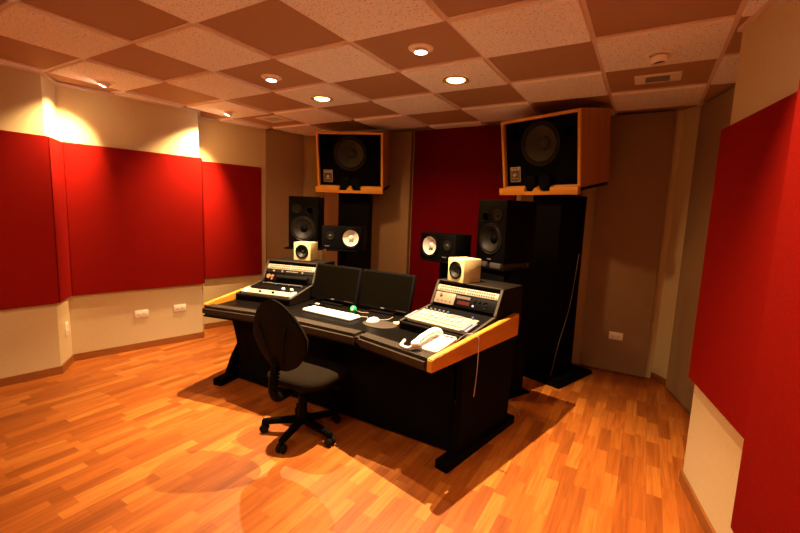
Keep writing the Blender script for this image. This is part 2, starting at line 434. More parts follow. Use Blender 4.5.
TG1, TG2, TG3, TG4 = (-.24, -.47, 1.80), (-.10, .70, 1.78), (4.2, 1.2, 2.0), (4.52, -.30, 1.35)
_, g1 = gimbal(.168, -.227, ZL, (-.05, -.36, 1.9), True, 'lit white spotlight nearest the first jog of the left wall', 'adjustable eyeball spotlights')
_, g2 = gimbal(.264, .848, ZL, (.04, .78, 1.9), True, 'lit white spotlight near the second jog of the left wall, further from the camera', 'adjustable eyeball spotlights')
_, g3 = gimbal(3.963, .875, ZL, (4.03, .885, 1.9), False, 'unlit white eyeball spotlight on the right side of the ceiling', 'adjustable eyeball spotlights')
_, g4 = gimbal(4.09, -.23, ZL, (4.42, -.45, 1.9), True, 'lit eyeball spotlight aimed at the right wall, above the frame of the photo', 'adjustable eyeball spotlights')
_, g5 = gimbal(4.03, -1.32, ZL, (4.2, -1.1, 1.9), True, 'lit eyeball spotlight above the camera by the right wall, outside the photo', 'adjustable eyeball spotlights')
WARM = (1, .72, .42)
spot('spot_lamp', (1.488, .292, 2.345), (1.488, .292, 0), 285, 90, 1, WARM, .012)
spot('spot_lamp', (2.756, .279, 2.345), (2.756, .279, 0), 320, 90, 1, WARM, .012)
spot('spot_lamp', (1.491, .849, 2.32), (1.491, .849, 0), 20, 160, .6, (1, .55, .2), .04)
spot('spot_lamp', (2.737, .845, 2.32), (2.737, .845, 0), 20, 160, .6, (1, .55, .2), .04)
spot('spot_lamp', g1, TG1, 105, 80, 1, (1, .66, .30), .02)
spot('spot_lamp', g2, TG2, 165, 84, 1, (1, .66, .30), .02)
spot('spot_lamp', g4, TG4, 45, 80, 1, (1, .62, .28), .02)
spot('spot_lamp', g5, (4.36, -.80, 1.3), 105, 84, 1, (1, .62, .28), .02)
# downlights of the rows behind the camera (same fittings, above the frame)
for (x, y, en) in ((2.745, -1.37, 15), (1.49, -1.37, 12), (2.745, -2.47, 14), (.9, -2.47, 10)):
    downlight(x, y, ZL, True, {2.745: 'golden downlight behind the camera on the right', 1.49: 'golden downlight behind the camera on the left', .9: 'golden downlight near the rear wall'}[x] + (' far back' if y < -2 else ''), 'downlights behind the camera')
    spot('spot_lamp', (x, y, 2.32), (x, y, 0), en, 150, .6, WARM, .035)

def vent(x, y, z, sx, sy, label, lens):
    t = thing('ceiling_vent', label, 'vent', (x, y, z), group='ceiling vents')
    f = mb('lampring' if lens else 'grid')
    f.bx(-sx/2, sx/2, -sy/2, -sy*.28, -.008, -.0005, bev=.002).bx(-sx/2, sx/2, sy*.28, sy/2, -.008, -.0005, bev=.002)
    f.bx(-sx/2, -sx*.26, -sy*.28, sy*.28, -.008, -.0005).bx(sx*.26, sx/2, -sy*.28, sy*.28, -.008, -.0005)
    f.build('frame', t)
    if lens:
        mb('lens').bx(-sx*.26, sx*.26, -sy*.28, sy*.28, -.014, -.001, bev=.004).build('diffuser', t)
    else:
        mb('hole').bx(-sx*.26, sx*.26, -sy*.28, sy*.28, -.002, -.0005).build('backing', t)
        for k in range(4):
            yy = (-.2+.4*k/3)*sy
            mb('lampring').box((0, yy, -.006), (sx*.5, .012, .002), rot=(.6, 0, 0)).build('slat', t)
vent(.40, 1.33, ZD-.0015, .34, .26, 'slatted square vent in a dark tile at the left rear of the ceiling', False)
vent(3.965, 1.385, ZD-.0015, .27, .19, 'rectangular fitting with a grey lens in a dark tile at the right of the ceiling', True)

# ------------------------------------------------------------------ big wooden loudspeakers and their stands
def driver(parent, name, mtx, r, cone, cap, depth=.05, rim='rim'):
    """a cone driver facing local +Z of mtx"""
    w = mb(rim).lathe([(r*1.0, -.002), (r*1.02, .004), (r*.97, .006), (r*.90, .001), (r*.84, .006), (r*.79, .0)], mtx).build(name, parent)
    mb(cone).lathe([(r*.80, .001), (r*.62, -depth*.45), (r*.32, -depth), (r*.28, -depth)], mtx).build('cone', w)
    mb(cap).lathe([(r*.30, -depth*1.0), (r*.24, -depth*.72), (r*.12, -depth*.55), (0, -depth*.5)], mtx).build('dust_cap', w)
    return w
def big_speaker(x, y, z, deg, label, tilt=10, w=.75, h=.60, d=.42):
    mt = frame(x, y, z, deg) @ RX(math.radians(tilt))
    t = thing('studio_loudspeaker', label, 'loudspeaker', mtx=mt, group='large wooden loudspeakers under the ceiling')
    b = .024
    q = mb('sidewood')
    q.bx(-w/2, -w/2+b, .012, d, 0, h).bx(w/2-b, w/2, .012, d, 0, h).bx(-w/2+b, w/2-b, .012, d, h-b, h).bx(-w/2+b, w/2-b, .012, d, 0, b).bx(-w/2+b, w/2-b, d-.02, d, b, h-b)
    q.build('cabinet', t)
    f = mb('honeyx')
    f.bx(-w/2, -w/2+b, -.004, .012, 0, h, bev=.002).bx(w/2-b, w/2, -.004, .012, 0, h, bev=.002).bx(-w/2+b, w/2-b, -.004, .012, h-b, h, bev=.002).bx(-w/2+b, w/2-b, -.004, .012, 0, b*.9, bev=.002)
    f.build('front_frame', t)
    mb('baffle').bx(-w/2+b, w/2-b, .035, .06, b, h-b).build('baffle', t, cuts=[(T(0, .035, h*.62) @ FRONT, .150, .06), (T(-w*.33, .035, h*.76) @ FRONT, .045, .06), (T(w*.345, .035, h*.74) @ FRONT, .045, .06)])
    cz = h*.62
    # driver sits proud of the baffle by its rim
    driver(t, 'woofer', T(0, .030, cz) @ FRONT, .185, 'conegrey', 'cap', .075)
    s = 1
    for (px, pz) in ((-w*.33, h*.76), (w*.345, h*.74)):
        mb('blackplastic').lathe([(.050, 0), (.052, .004), (.047, .006), (.0445, 0), (.0445, -.12), (.0, -.12)], T(px, .034, pz) @ FRONT).build('bass_port', t)
    p = mb('plate').box((-w*.345, .031, h*.21), (.108, .006, .135), bev=.004).build('crossover_plate', t)
    mb('hole').box((-w*.345, .0272, h*.21), (.092, .0016, .118)).build('plate_inset', p)
    k = mb('steel')
    k.cyl((-w*.345, .026, h*.20), (-w*.345, .012, h*.20), .016)
    k.build('level_knob', p)
    k = mb('steel').box((-w*.345-.030, .0262, h*.285), (.022, .0012, .016)).box((-w*.345, .0262, h*.285), (.018, .0012, .018)).box((-w*.345+.030, .0262, h*.285), (.022, .0012, .016))
    k.box((-w*.345, .0262, h*.155), (.06, .0012, .006))
    for sx in (-1, 1):
        for sz in (-1, 1): mb('steel').cyl((-w*.345+sx*.040, .0262, h*.21+sz*.052), (-w*.345+sx*.040, .0235, h*.21+sz*.052), .003, seg=8).build('screw', p)
    k.build('plate_marking', p)
    # black horn made of two flared lobes in front of the lower baffle
    for sx, hw in ((-.062, .052), (.075, .055)):
        q = mb('blackplastic')
        q.prism([(-hw*.5, 0), (hw*.5, 0), (hw, .05), (hw, .095), (hw*.55, .125), (-hw*.55, .125), (-hw, .095), (-hw, .05)], 0, .08, T(sx, .030, -.010) @ FRONT, bev=.004)
        q.build('horn_lobe', t)
    # front ledge board, notched under the horn
    q = mb('honeyx')
    q.bx(-w/2-.012, -w*.155, -.050, -.006, -.050, .012, bev=.004)
    q.bx(w*.175, w/2+.004, -.050, -.006, -.050, .012, bev=.004)
    q.prism([(-w*.155, -.050), (w*.175, -.050), (w*.175, -.022), (.045, -.022), (.014, .012), (-.012, .012), (-.040, -.022), (-w*.155, -.022)], .004, .048, FRONT)
    q.build('ledge_board', t)
    return t
def big_stand(bx_, by_, deg, bw, bd, cw, cd, cx, cy, top, tw, label, sx=1):
    t = thing('loudspeaker_stand', label, 'stand', mtx=frame(bx_, by_, 0, deg), group='tall black loudspeaker stands')
    mb('black').prism([(-bw/2, -bd/2), (bw/2, -bd/2), (bw/2, bd/2), (-bw/2, bd/2)], .0, .035, bev=.004).build('base_plate', t)
    mb('black').prism([(-bw/2+.03, -bd/2+.03), (bw/2-.03, -bd/2+.03), (bw/2-.03, bd/2-.03), (-bw/2+.03, bd/2-.03)], .035, .05, bev=.003).build('base_step', t)
    mb('black').bx(cx-cw/2, cx+cw/2, cy-cd/2, cy+cd/2, .05, top-.03, bev=.004).build('column', t)
    px, py, pz, pw, pd = tw
    mb('black').bx(-pw/2, pw/2, .004, pd, -.024, -.001, bev=.003, mtx=T(px, py, pz) @ RX(math.radians(10))).build('platform', t)
    return t
BT = 10
big_speaker(3.165, 1.76, 1.690, -20.5, 'orange wood studio loudspeaker on the right, its brown side panel showing', d=.48)
big_speaker(1.09, 1.79, 1.688, 23.5, 'orange wood studio loudspeaker on the left above the small black monitors')
big_stand(3.385, 1.97, -19.3, .44, .60, .28, .44, -.10, .03, 1.675, (-.138, -.271, 1.690, .75, .47), 'tall black stand under the right wooden loudspeaker, wide foot on the floor')
big_stand(1.00, 2.02, 22, .44, .46, .37, .18, .01, -.03, 1.672, (-.003, -.247, 1.688, .75, .41), 'tall black stand under the left wooden loudspeaker, behind the small black monitors')

# ------------------------------------------------------------------ monitors on stands behind the desk
def monitor(x, y, z, deg, label, sx, w=.305, h=.478, d=.33):
    t = thing('studio_monitor', label, 'loudspeaker', mtx=frame(x, y, z, deg), group='tall black studio monitors')
    mb('blackplastic').bx(-w/2, w/2, 0, d, 0, h, bev=.006).build('cabinet', t, cuts=[(T(0, 0, h*.375) @ FRONT, .100, .06), (T(-sx*.066, 0, h*.73) @ FRONT, .033, .10)])
    driver(t, 'woofer', T(0, -.002, h*.375) @ FRONT, .120, 'conedark', 'blackplastic', .040)
    mb('rim').lathe([(.046, 0), (.048, .003), (.040, .005), (.030, .002), (.0, .001)], T(sx*.066, -.003, h*.76) @ FRONT).build('tweeter', t)
    mb('rackcase').lathe([(.014, 0), (.011, .004), (0, .006)], T(sx*.066, -.004, h*.76) @ FRONT).build('dome', t)
    q = mb('rim').lathe([(.040, 0), (.041, .004), (.035, .005), (.033, .001)], T(-sx*.066, -.001, h*.73) @ FRONT); q.use('blackplastic').lathe([(.0325, .001), (.0325, -.09), (0, -.09)], T(-sx*.066, -.001, h*.73) @ FRONT)
    q.build('bass_port', t)
    mb('steel').box((0, -.002, h*.045), (.040, .003, .009), bev=.001).build('badge', t)
    return t
def post_stand(x, y, deg, top, tw, td, label, pr_=.03, basew=.30, based=.32, square=True, grp='stands behind the desk', py=0, ty=0):
    t = thing('speaker_stand', label, 'stand', mtx=frame(x, y, 0, deg), group=grp)
    mb('black').bx(-basew/2, basew/2, -based/2, based/2, 0, .018, bev=.003).build('base_plate', t)
    mb('black').bx(-pr_, pr_, py-pr_, py+pr_, .018, top-.015, bev=.003).build('post', t)
    mb('black').bx(-tw/2, tw/2, ty-td/2, ty+td/2, top-.015, top, bev=.003).build('top_plate', t)
    return t
MRx, MRy, MRd = 2.967, 1.14, -27
MLx, MLy, MLd = 1.12, 1.02, 29
def fwd(x, y, deg, d):  # point d behind the front centre
    a = math.radians(deg); return x-math.sin(a)*d, y+math.cos(a)*d
monitor(MRx, MRy, 1.082, MRd, 'tall black two-way monitor on grey foam blocks behind the right equipment case', 1)
monitor(MLx, MLy, 1.057, MLd, 'tall black two-way monitor behind the left equipment case', -1, w=.286, h=.50, d=.30)
sx_, sy_ = fwd(MRx, MRy, MRd, .165)
post_stand(sx_, sy_, MRd, 1.04, .34, .36, 'black post stand carrying the right tall monitor on foam blocks', .155, .38, .42)
sx_, sy_ = fwd(MLx, MLy, MLd, .15)
post_stand(sx_, sy_, MLd, 1.055, .37, .30, 'black post stand carrying the left tall monitor', .05, .34, .34)
for k, (lx, lb) in enumerate(((-.075, 'left'), (.075, 'right'))):
    f = frame(MRx, MRy, 1.041, MRd)
    tag(mb('foam').bx(lx-.055, lx+.055, -.012, .30, 0, .038, bev=.003).build('foam_block', mtx=f), 'grey foam block under the right tall monitor, the %s one of two' % lb, 'foam block', 'foam blocks under the right monitor')

def ns(x, y, z, deg, label, sx):
    w, h, d = .382, .215, .20
    t = thing('bookshelf_monitor', label, 'loudspeaker', mtx=frame(x, y, z, deg), group='sideways black monitors with white cones')
    mb('blackplastic').bx(-w/2, w/2, 0, d, 0, h, bev=.004).build('cabinet', t, cuts=[(T(sx*.085, 0, h*.52) @ FRONT, .080, .05)])
    wf = driver(t, 'woofer', T(sx*.085, -.002, h*.52) @ FRONT, .095, 'conewhite', 'conewhite', .028, 'blackplastic')
    for s_ in (-1, 1): mb('hole').cyl((sx*.085+s_*.012, .020, h*.38), (sx*.085+s_*.012, .009, h*.38), .006, seg=10).build('rivet', wf)
    q = mb('rim').lathe([(.040, 0), (.041, .003), (.030, .005), (.026, .002), (.016, .001)], T(-sx*.110, -.003, h*.58) @ FRONT)
    for a in range(3): q.box((-sx*.110+.033*math.cos(a*2.1), -.0075, h*.58+.033*math.sin(a*2.1)), (.006, .002, .006))
    q.build('tweeter', t)
    mb('cap').lathe([(.017, .0015), (.010, .006), (0, .008)], T(-sx*.110, -.003, h*.58) @ FRONT).build('dome', t)
    # small printed name on the lower corner
    cu = bpy.data.curves.new('txt', 'FONT'); cu.body = 'NS-10M'; cu.size = .014; cu.extrude = .0004
    me_o = bpy.data.objects.new('txt', cu); C.objects.link(me_o)
    bpy.context.view_layer.update()
    me = bpy.data.meshes.new_from_object(me_o.evaluated_get(bpy.context.evaluated_depsgraph_get())); bpy.data.objects.remove(me_o)
    me.materials.append(M['plate'])
    o = bpy.data.objects.new('lettering', me); C.objects.link(o); o.parent = t
    o.matrix_local = T(-.165 if sx > 0 else .06, -.0012, h*.12) @ RX(PI/2)
    return t
ns(2.55, 1.066, 1.064, -16.8, 'sideways black monitor with white cone on its left, in front of the dark red panel', -1)
ns(1.575, 1.053, 1.072, 24.5, 'sideways black monitor with white cone on its right, beside the left tall monitor', 1)
x_, y_ = fwd(2.55, 1.066, -16.8, .10)
post_stand(x_, y_, -16.8, 1.062, .34, .18, 'thin black stand holding the sideways monitor in front of the dark red panel', .028, .28, .28, ty=-.01)
x_, y_ = fwd(1.575, 1.053, 24.5, .10)
post_stand(x_, y_, 24.5, 1.070, .30, .18, 'thin black stand holding the sideways monitor left of centre', .028, .28, .28, ty=-.01)

def cube_speaker(x, y, z, deg, label):
    s = .165
    t = thing('cube_speaker', label, 'loudspeaker', mtx=frame(x, y, z, deg), group='small cream cube speakers')
    mb('cream').bx(-s/2, s/2, 0, s, 0, s, bev=.004).build('cabinet', t, cuts=[(T(0, 0, s*.5) @ FRONT, .052, .04)])
    driver(t, 'driver', T(0, -.002, s*.5) @ FRONT, .062, 'conedark', 'cap', .024, 'blackplastic')
cube_speaker(1.32, .800, .967, 18, 'cream cube speaker on top of the left equipment case')
cube_speaker(2.875, .705, .967, -25, 'cream cube speaker on top of the right equipment case')

# ------------------------------------------------------------------ desk
DZ = .675
desk = thing('mixing_desk', 'large black studio desk with padded front edge and honey wood side rails', 'desk', (2.153, .35, 0))
DM = T(-2.153, -.35, 0)
def dbuild(m, name, parent=desk, label=None): return m.build(name, parent, mtx=DM if parent is desk else None, label=label)
mb_ = mb('worktop').prism([(1.19, .0), (1.77, .118), (2.536, .118), (3.115, .0), (3.285, .82), (1.02, .82)], .640, DZ-.001, bev=.002)
dbuild(mb_, 'worktop')
def pad(a, b, a2, b2, bev=.020):
    return mb('leather').prism([a, b, b2, a2], .610, .684, bev=bev)
g_ = .0015
dbuild(pad((1.172, -.118), (1.77-g_, 0), (1.162, -.004), (1.77-g_, .116)), 'armrest_pad')
dbuild(pad((1.77, 0), (2.536, 0), (1.77, .116), (2.536, .116)), 'armrest_pad')
dbuild(pad((2.536+g_, 0), (3.088, -.120), (2.536+g_, .116), (3.112, -.004)), 'armrest_pad')
def rail(x0, y0, x1, y1, side):
    d = Vector((x1-x0, y1-y0, 0)); L = d.length; ang = math.atan2(d.y, d.x)
    m = mb('lightwood')
    # profile in (along, height), extruded sideways
    mt = T(x0, y0, 0) @ RZ(ang) @ RX(PI/2)
    m.prism([(0, .622), (0, .690), (.012, .698), (L-.012, .792), (L, .786), (L, .640)], 0 if side > 0 else -.036, .036 if side > 0 else 0, mt, bev=.004)
    return m
dbuild(rail(3.092, -.128, 3.285, .80, 1), 'side_rail', label='honey wood side rail')
dbuild(rail(1.196, -.075, 1.018, .80, -1), 'side_rail', label='honey wood side rail')
dbuild(mb('black').prism([(1.180, -.10), (1.77, .018), (2.536, .018), (3.0915, -.10), (3.118, .03), (2.536, .16), (1.77, .16), (1.168, .03)], .600, .6085), 'leak_blocker')  # unseen board added to block lamp light leaking through the pad gaps
# apron under the pads
dbuild(mb('black').prism([(1.36, .05), (1.77, .125), (2.536, .125), (3.02, .05), (3.05, .08), (2.536, .155), (1.77, .155), (1.33, .08)], .50, .6395), 'apron')
def leg(x, ang, side):
    m = T(x, 0, 0) @ RZ(ang) @ RY(0)
    prof = ([(.12, .055), (.15, .20), (.16, .36), (.16, .56), (.15, .6395)] if side > 0 else [(.12, .055), (.20, .20), (.34, .36), (.36, .56), (.34, .6395)]) + [(.80, .6395), (.80, .45), (.76, .055)]
    q = mb('black')
    # polygon in (y, z): map local XY -> world YZ
    mm = m @ Matrix(((0, 0, 1, 0), (1, 0, 0, 0), (0, 1, 0, 0), (0, 0, 0, 1)))
    q.prism(prof, -.02, .02, mm, bev=.003); l = dbuild(q, 'leg')
    q = mb('black').box((0, .43, .028), (.085, .82, .055), bev=.006, mtx=m)
    q.build('foot_bar', l)
    return l
leg(3.135, -math.radians(11), 1)
leg(1.165, math.radians(11), -1)
# cloth modesty skirt, sagging slightly between the legs
def skirt():
    b = bmesh.new(); nx, nz = 60, 10; rows = []
    for k in range(nz+1):
        f = k/nz; row = []
        for i in range(nx+1):
            u = i/nx; x = 1.17+(3.130-1.17)*u + (0)*(1-f)
            wob = .010*math.sin(u*31+f*2)+.006*math.sin(u*67+1)
            y = .155+.06*(f)+wob*math.sin(f*PI)*.8 + .02*math.sin(f*PI)
            row.append(b.verts.new((x, y, .56-f*.545)))
        rows.append(row)
    for A, B in zip(rows, rows[1:]):
        for i in range(nx): b.faces.new((A[i], B[i], B[i+1], A[i+1]))
    bmesh.ops.recalc_face_normals(b, faces=b.faces)
    bmesh.ops.solidify(b, geom=b.faces[:], thickness=.006)
    m = mb('blackcloth'); m._merge(b); return m
dbuild(skirt(), 'modesty_curtain')
dbuild(mb('black').bx(1.24, 3.06, .70, .72, .10, .6395), 'back_panel')
dbuild(mb('black').bx(1.10, 3.20, .845, .865, .10, .20).bx(1.10, 3.20, .80, .865, .58, .6395), 'cable_tray')

# ------------------------------------------------------------------ equipment cases on the desk
W = .525
PROF = [(0, .0), (0, .052), (.33, .115), (.345, .125), (.425, .288), (.72, .288), (.72, .0)]   # (y, z) above desk
YZ = Matrix(((0, 0, 1, 0), (1, 0, 0, 0), (0, 1, 0, 0), (0, 0, 0, 1)))
LOWA = math.atan2(.063, .33); UPA = math.atan2(.163, .08)
def rack(x, y, deg, label):
    mt = frame(x, y, DZ, deg)
    t = thing('equipment_case', label, 'equipment case', mtx=mt, group='sloping equipment cases on the desk')
    for s_ in (-1, 1):
        mb('rackcase').prism(PROF, s_*(W/2)-(.018 if s_ > 0 else 0), s_*(W/2)+(0 if s_ > 0 else .018), YZ, bev=.003).build('side_panel', t)
    inner = W/2-.0185
    for s_ in (-1, 1):
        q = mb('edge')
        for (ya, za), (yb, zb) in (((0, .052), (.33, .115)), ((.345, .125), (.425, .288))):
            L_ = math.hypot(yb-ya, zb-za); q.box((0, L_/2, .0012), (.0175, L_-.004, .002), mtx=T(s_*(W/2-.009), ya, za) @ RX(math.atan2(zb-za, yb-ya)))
        q.build('lit_edge_strip', t)  # thin lighter strips paint the light on the sloping front edges
    mb('edge').box((0, .012, .0005), (2*inner, .020, .003), mtx=T(0, .415, .2885) @ RX(0)).build('lit_top_strip', t)  # same painted edge light along the top rim
    body = [(.002, .0005), (.002, .034), (.33, .095), (.36, .112), (.438, .272), (.70, .272), (.70, .0005)]
    mb('black').prism(body, -inner, inner, YZ).build('body', t)
    mb('rackcase').bx(-inner, inner, .432, .718, .2725, .288, bev=.002).build('top_board', t)
    mb('rackcase').bx(-inner, inner, .0, .012, .036, .052, bev=.002).build('front_lip', t)
    return mt
def low(mt):   # frame on the lower slope: X right, Y up the slope, Z out of it
    return mt @ T(0, .012, .040) @ RX(LOWA)
def up(mt):
    return mt @ T(0, .352, .104) @ RX(UPA)
RK = rack(2.910, .277, -10, 'dark sloping case with red-lit display and white controller, at the right end of the desk')
LK = rack(1.405, .268, 11.5, 'dark sloping case with patchbay and white strip, at the left end of the desk')
IW = .483
def gear(name, label, cat, mtx, grp=None): return thing(name, label, cat, mtx=mtx, group=grp)
def patchbay(mtx, label):
    t = gear('patchbay', label, 'patchbay', mtx, 'white patchbays with rows of jacks')
    mb('offwhite').box((0, 0, .010), (IW, .044, .012), bev=.0015).build('face_plate', t)
    q = mb('jack')
    for i in range(24):
        for r in (-1, 1): q.cyl((-.205+i*.0178+(.006 if i > 11 else -.006), r*.010, .016), (-.205+i*.0178+(.006 if i > 11 else -.006), r*.010, .0185), .0056, seg=8)
    o = q.build('jack_holes', t)
    q = mb('hole')
    for s_ in (-1, 1):
        for r in (-1, 1): q.cyl((s_*.232, r*.014, .016), (s_*.232, r*.014, .018), .0035, seg=8)
    q.build('mounting_screws', t)
# right case, upper slope
U = up(RK)
patchbay(U @ T(0, .142, 0), 'white patchbay strip along the top of the right equipment case')
t = gear('audio_interface', 'champagne and black rack unit with dark red display in the right case', 'rack unit', U @ T(0, .070, 0))
mb('blackplastic').box((0, 0, .009), (IW, .086, .012), bev=.002).build('face_plate', t)
p = mb('beigepanel').box((-.155, 0, .0165), (.165, .082, .004), bev=.001).build('control_panel', t)
q = mb('hole').cyl((-.190, .020, .019), (-.190, .020, .026), .010)
for i in range(4): q.cyl((-.205+i*.034, -.020, .019), (-.205+i*.034, -.020, .023), .005, seg=10)
q.build('knobs', p)
mb('hole').box((-.010, .026, .0158), (.11, .020, .002)).build('slot', t)
mb('redled').box((.000, -.012, .0158), (.095, .026, .003)).build('display', t)
q = mb('rim')
for i in range(3): q.cyl((.085+i*.035, .022, .0155), (.085+i*.035, .022, .024), .009, seg=14)
for i in range(3): q.box((.170, .022-i*.022, .017), (.022, .009, .006))
q.build('knobs', t)
mb('outlet').cyl((.080, -.020, .0155), (.080, -.020, .022), .006, seg=12).build('button', t)
# right case, lower slope: white fader controller
Lw = low(RK)
t = gear('control_surface', 'long white fader controller with grey-blue ends on the right equipment case', 'controller', Lw @ T(-.012, .135, 0))
mb('offwhite').box((0, 0, .012), (.44, .185, .024), bev=.004).build('body', t)
for s_ in (-1, 1):
    mb('greyblue').box((s_*.232, -.028, .014), (.022, .135, .030), bev=.005).build('end_cap', t)
mb('greyblue').box((.205, -.040, .026), (.028, .110, .012), bev=.004).build('grey_corner', t)
q = mb('jack')
for i in range(8): q.box((-.175+i*.042, .020, .0245), (.004, .09, .002))
q.build('fader_slots', t)
for i in range(8): mb('white').box((-.175+i*.042, .005+.03*random.random(), .029), (.018, .028, .012), bev=.003).build('fader_cap', t)
for i in range(7):
    mb('greyblue' if i < 5 else 'blue').cyl((-.190+i*.035 if i < 6 else .175, .088, .024), (-.190+i*.035 if i < 6 else .175, .088, .040), .008, .006, seg=14).build('knob', t, label='blue knob' if i > 4 else None)
mb('greyblue').box((.060, .080, .0252), (.09, .022, .003), bev=.001).build('label_strip', t)
mb('hole').box((.03, .052, .0252), (.06, .010, .002)).build('dark_window', t)
q = mb('jack')
for i in range(18): q.box((-.185+i*.0215, -.055, .0248), (.012, .010, .002))
q.build('button_row', t)
# left case
U = up(LK)
patchbay(U @ T(0, .142, 0), 'white patchbay strip along the top of the left equipment case')
t = gear('rack_unit', 'slim grey rack unit with small bright knobs below the left patchbay', 'rack unit', U @ T(0, .102, 0))
mb('rackcase').box((0, 0, .008), (IW, .030, .010), bev=.001).build('face_plate', t)
mb('steel').box((.02, .003, .0135), (.12, .006, .002)).build('label_strip', t)
for xx in (-.165, -.075, .13): mb('steel').cyl((xx, .0, .013), (xx, .0, .022), .009, seg=14).build('knob', t)
t = gear('rack_unit', 'dark rack unit with a long ribbed cylinder below the left patchbay', 'rack unit', U @ T(0, .044, 0))
mb('blackplastic').box((0, 0, .008), (IW, .074, .010), bev=.001).build('face_plate', t)
q = mb('rim').cyl((-.11, .002, .022), (.20, .002, .022), .017, seg=24)
for i in range(40): q.cyl((-.105+i*.0077, .002, .022), (-.103+i*.0077, .002, .022), .0185, seg=24)
q.build('ribbed_cylinder', t)
q = mb('copper').cyl((-.205, .004, .012), (-.205, .004, .020), .020); q.cyl((-.165, .008, .012), (-.165, .008, .021), .013).cyl((-.165, -.018, .012), (-.165, -.018, .021), .010)
q.build('copper_knobs', t)
Lw = low(LK)
t = gear('rack_unit', 'dark unit with a thin metal strip at the fold of the left case', 'rack unit', Lw @ T(0, .285, 0))
mb('blackplastic').box((0, 0, .006), (IW, .046, .010), bev=.001).build('face_plate', t)
q = mb('plate').box((-.02, .006, .012), (.40, .006, .003)); q.build('metal_strip', t)
q = mb('steel')
for i in range(4): q.cyl((-.20+i*.13, -.012, .011), (-.20+i*.13, -.012, .015), .004, seg=8)
q.build('screws', t)
t = gear('rack_unit', 'black panel with two bright round knobs in the left case', 'rack unit', Lw @ T(0, .190, 0))
mb('blackplastic').box((0, 0, .006), (IW, .120, .010), bev=.001).build('face_plate', t)
for xx in (.085, .165):
    k = mb('rim').cyl((xx, -.030, .011), (xx, -.030, .020), .020).build('knob', t)
    mb('white').cyl((xx, -.030, .020), (xx, -.030, .034), .015, .013).build('knob_top', k)
t = gear('control_surface', 'low white strip device with dark knobs along the front of the left case', 'controller', Lw @ T(0, .070, 0))
mb('offwhite').box((.0, 0, .012), (.44, .085, .022), bev=.003).build('body', t)
for s_ in (-1, 1): mb('white').box((s_*.225, .006, .014), (.030, .095, .028), bev=.005).build('end_cap', t)
for xx in (-.07, .055): mb('rim').cyl((xx, -.012, .023), (xx, -.012, .036), .012, .010, seg=16).build('knob', t)
mb('hole').box((-.005, .012, .0232), (.06, .010, .002)).build('dark_window', t)

# ------------------------------------------------------------------ displays
def display(x, y, z, deg, tilt, label):
    w, h = .472, .290
    mt = frame(x, y, z, deg)
    t = thing('computer_monitor', label, 'monitor', mtx=frame(x, y, DZ, deg), group='pair of flat computer monitors')
    P = T(0, 0, z-DZ) @ RX(-math.radians(tilt))
    mb('bezel').bx(-w/2, w/2, 0, .030, 0, h, bev=.004, mtx=P).build('housing', t)
    mb('screen').bx(-w/2+.016, w/2-.016, -.0015, .002, .024, h-.016, mtx=P).build('screen', t)
    q = mb('plate').box((0, -.0012, .011), (.032, .002, .006), mtx=P); q.build('badge', t)
    q = mb('hole')
    for i in range(5): q.box((.13+i*.018, -.0012, .010), (.009, .003, .004), mtx=P)
    q.build('buttons', t)
    mb('bezel').box((0, .075, .10), (.07, .025, .19), rot=(-.10, 0, 0), bev=.004).build('neck', t)
    mb('bezel').prism([(-.11, -.03), (.11, -.03), (.12, .14), (-.12, .14)], .0, .012, bev=.004).build('foot', t)
display(1.861, .590, .706, -1, 14, 'left one of the two black flat screens at the centre of the desk')
display(2.336, .604, .702, -1, 14, 'right one of the two black flat screens at the centre of the desk')

# ------------------------------------------------------------------ small things on the desk
t = thing('computer_keyboard', 'white computer keyboard lying in front of the left screen', 'keyboard', mtx=frame(2.065, .327, DZ, -2.5))
mb('white').box((0, 0, .008), (.462, .126, .014), bev=.004).build('body', t)
q = mb('white')
for r in range(6):
    for i in range(22):
        if r == 0 and 4 <= i <= 9: continue
        q.box((-.217+i*.0206, -.050+r*.0195, .018), (.0165, .0155, .006))
q.box((-.217+6.5*.0206, -.050, .018), (.118, .0155, .006))
q.build('keys', t)
tag(mb('yellow').box((.10, -.012, .0225), (.055, .032, .0012), rot=(0, 0, .2)).build('sticky_note', mtx=frame(2.065, .327, DZ, -2.5)), 'yellow note lying on the white keyboard', 'note')
tag(mb('mousepad').lathe([(0, .004), (.105, .004), (.110, .002), (.110, 0), (0, 0)], Matrix()).build('mouse_mat', mtx=T(2.50, .325, DZ)@Matrix.Diagonal((1.15, .85, 1, 1))), 'round brown mat under the white mouse', 'mouse mat')
t = thing('computer_mouse', 'white computer mouse on the brown mat', 'mouse', mtx=frame(2.437, .335, DZ+.0045, 70))
mb('white').sph((0, 0, .004), .03, (1.75, 1.05, .95)).build('shell', t)
mb('cablew').tube([(.05, 0, .008), (.09, -.02, .006), (.14, -.01, .004), (.19, .02, .0035)], .0022).build('cable', t)
t = thing('desk_webcam', 'small green ball shaped device with a cable behind the keyboard', 'webcam', mtx=T(2.165, .470, DZ))
mb('green').sph((0, 0, .028), .026).build('ball', t)
mb('white').cyl((.006, -.0235, .030), (.007, -.0275, .030), .009, seg=16).build('lens', t)
mb('green').lathe([(.018, 0), (.018, .006), (.008, .008)], Matrix()).build('foot', t)
mb('cablew').tube([(.022, .005, .02), (.05, .03, .006), (.10, .06, .004)], .002).build('cable', t)
tag(mb('yellow').box((0, 0, .006), (.055, .085, .012), bev=.002).build('note_pad', mtx=frame(2.605, .42, DZ, -28)), 'small pale yellow pad between the right screen and the right case', 'note pad')
t = thing('small_device', 'tiny white and black gadget behind the keyboard under the left screen', 'gadget', mtx=frame(1.80, .47, DZ, 10))
mb('blackplastic').box((0, 0, .008), (.12, .05, .016), bev=.004).build('body', t)
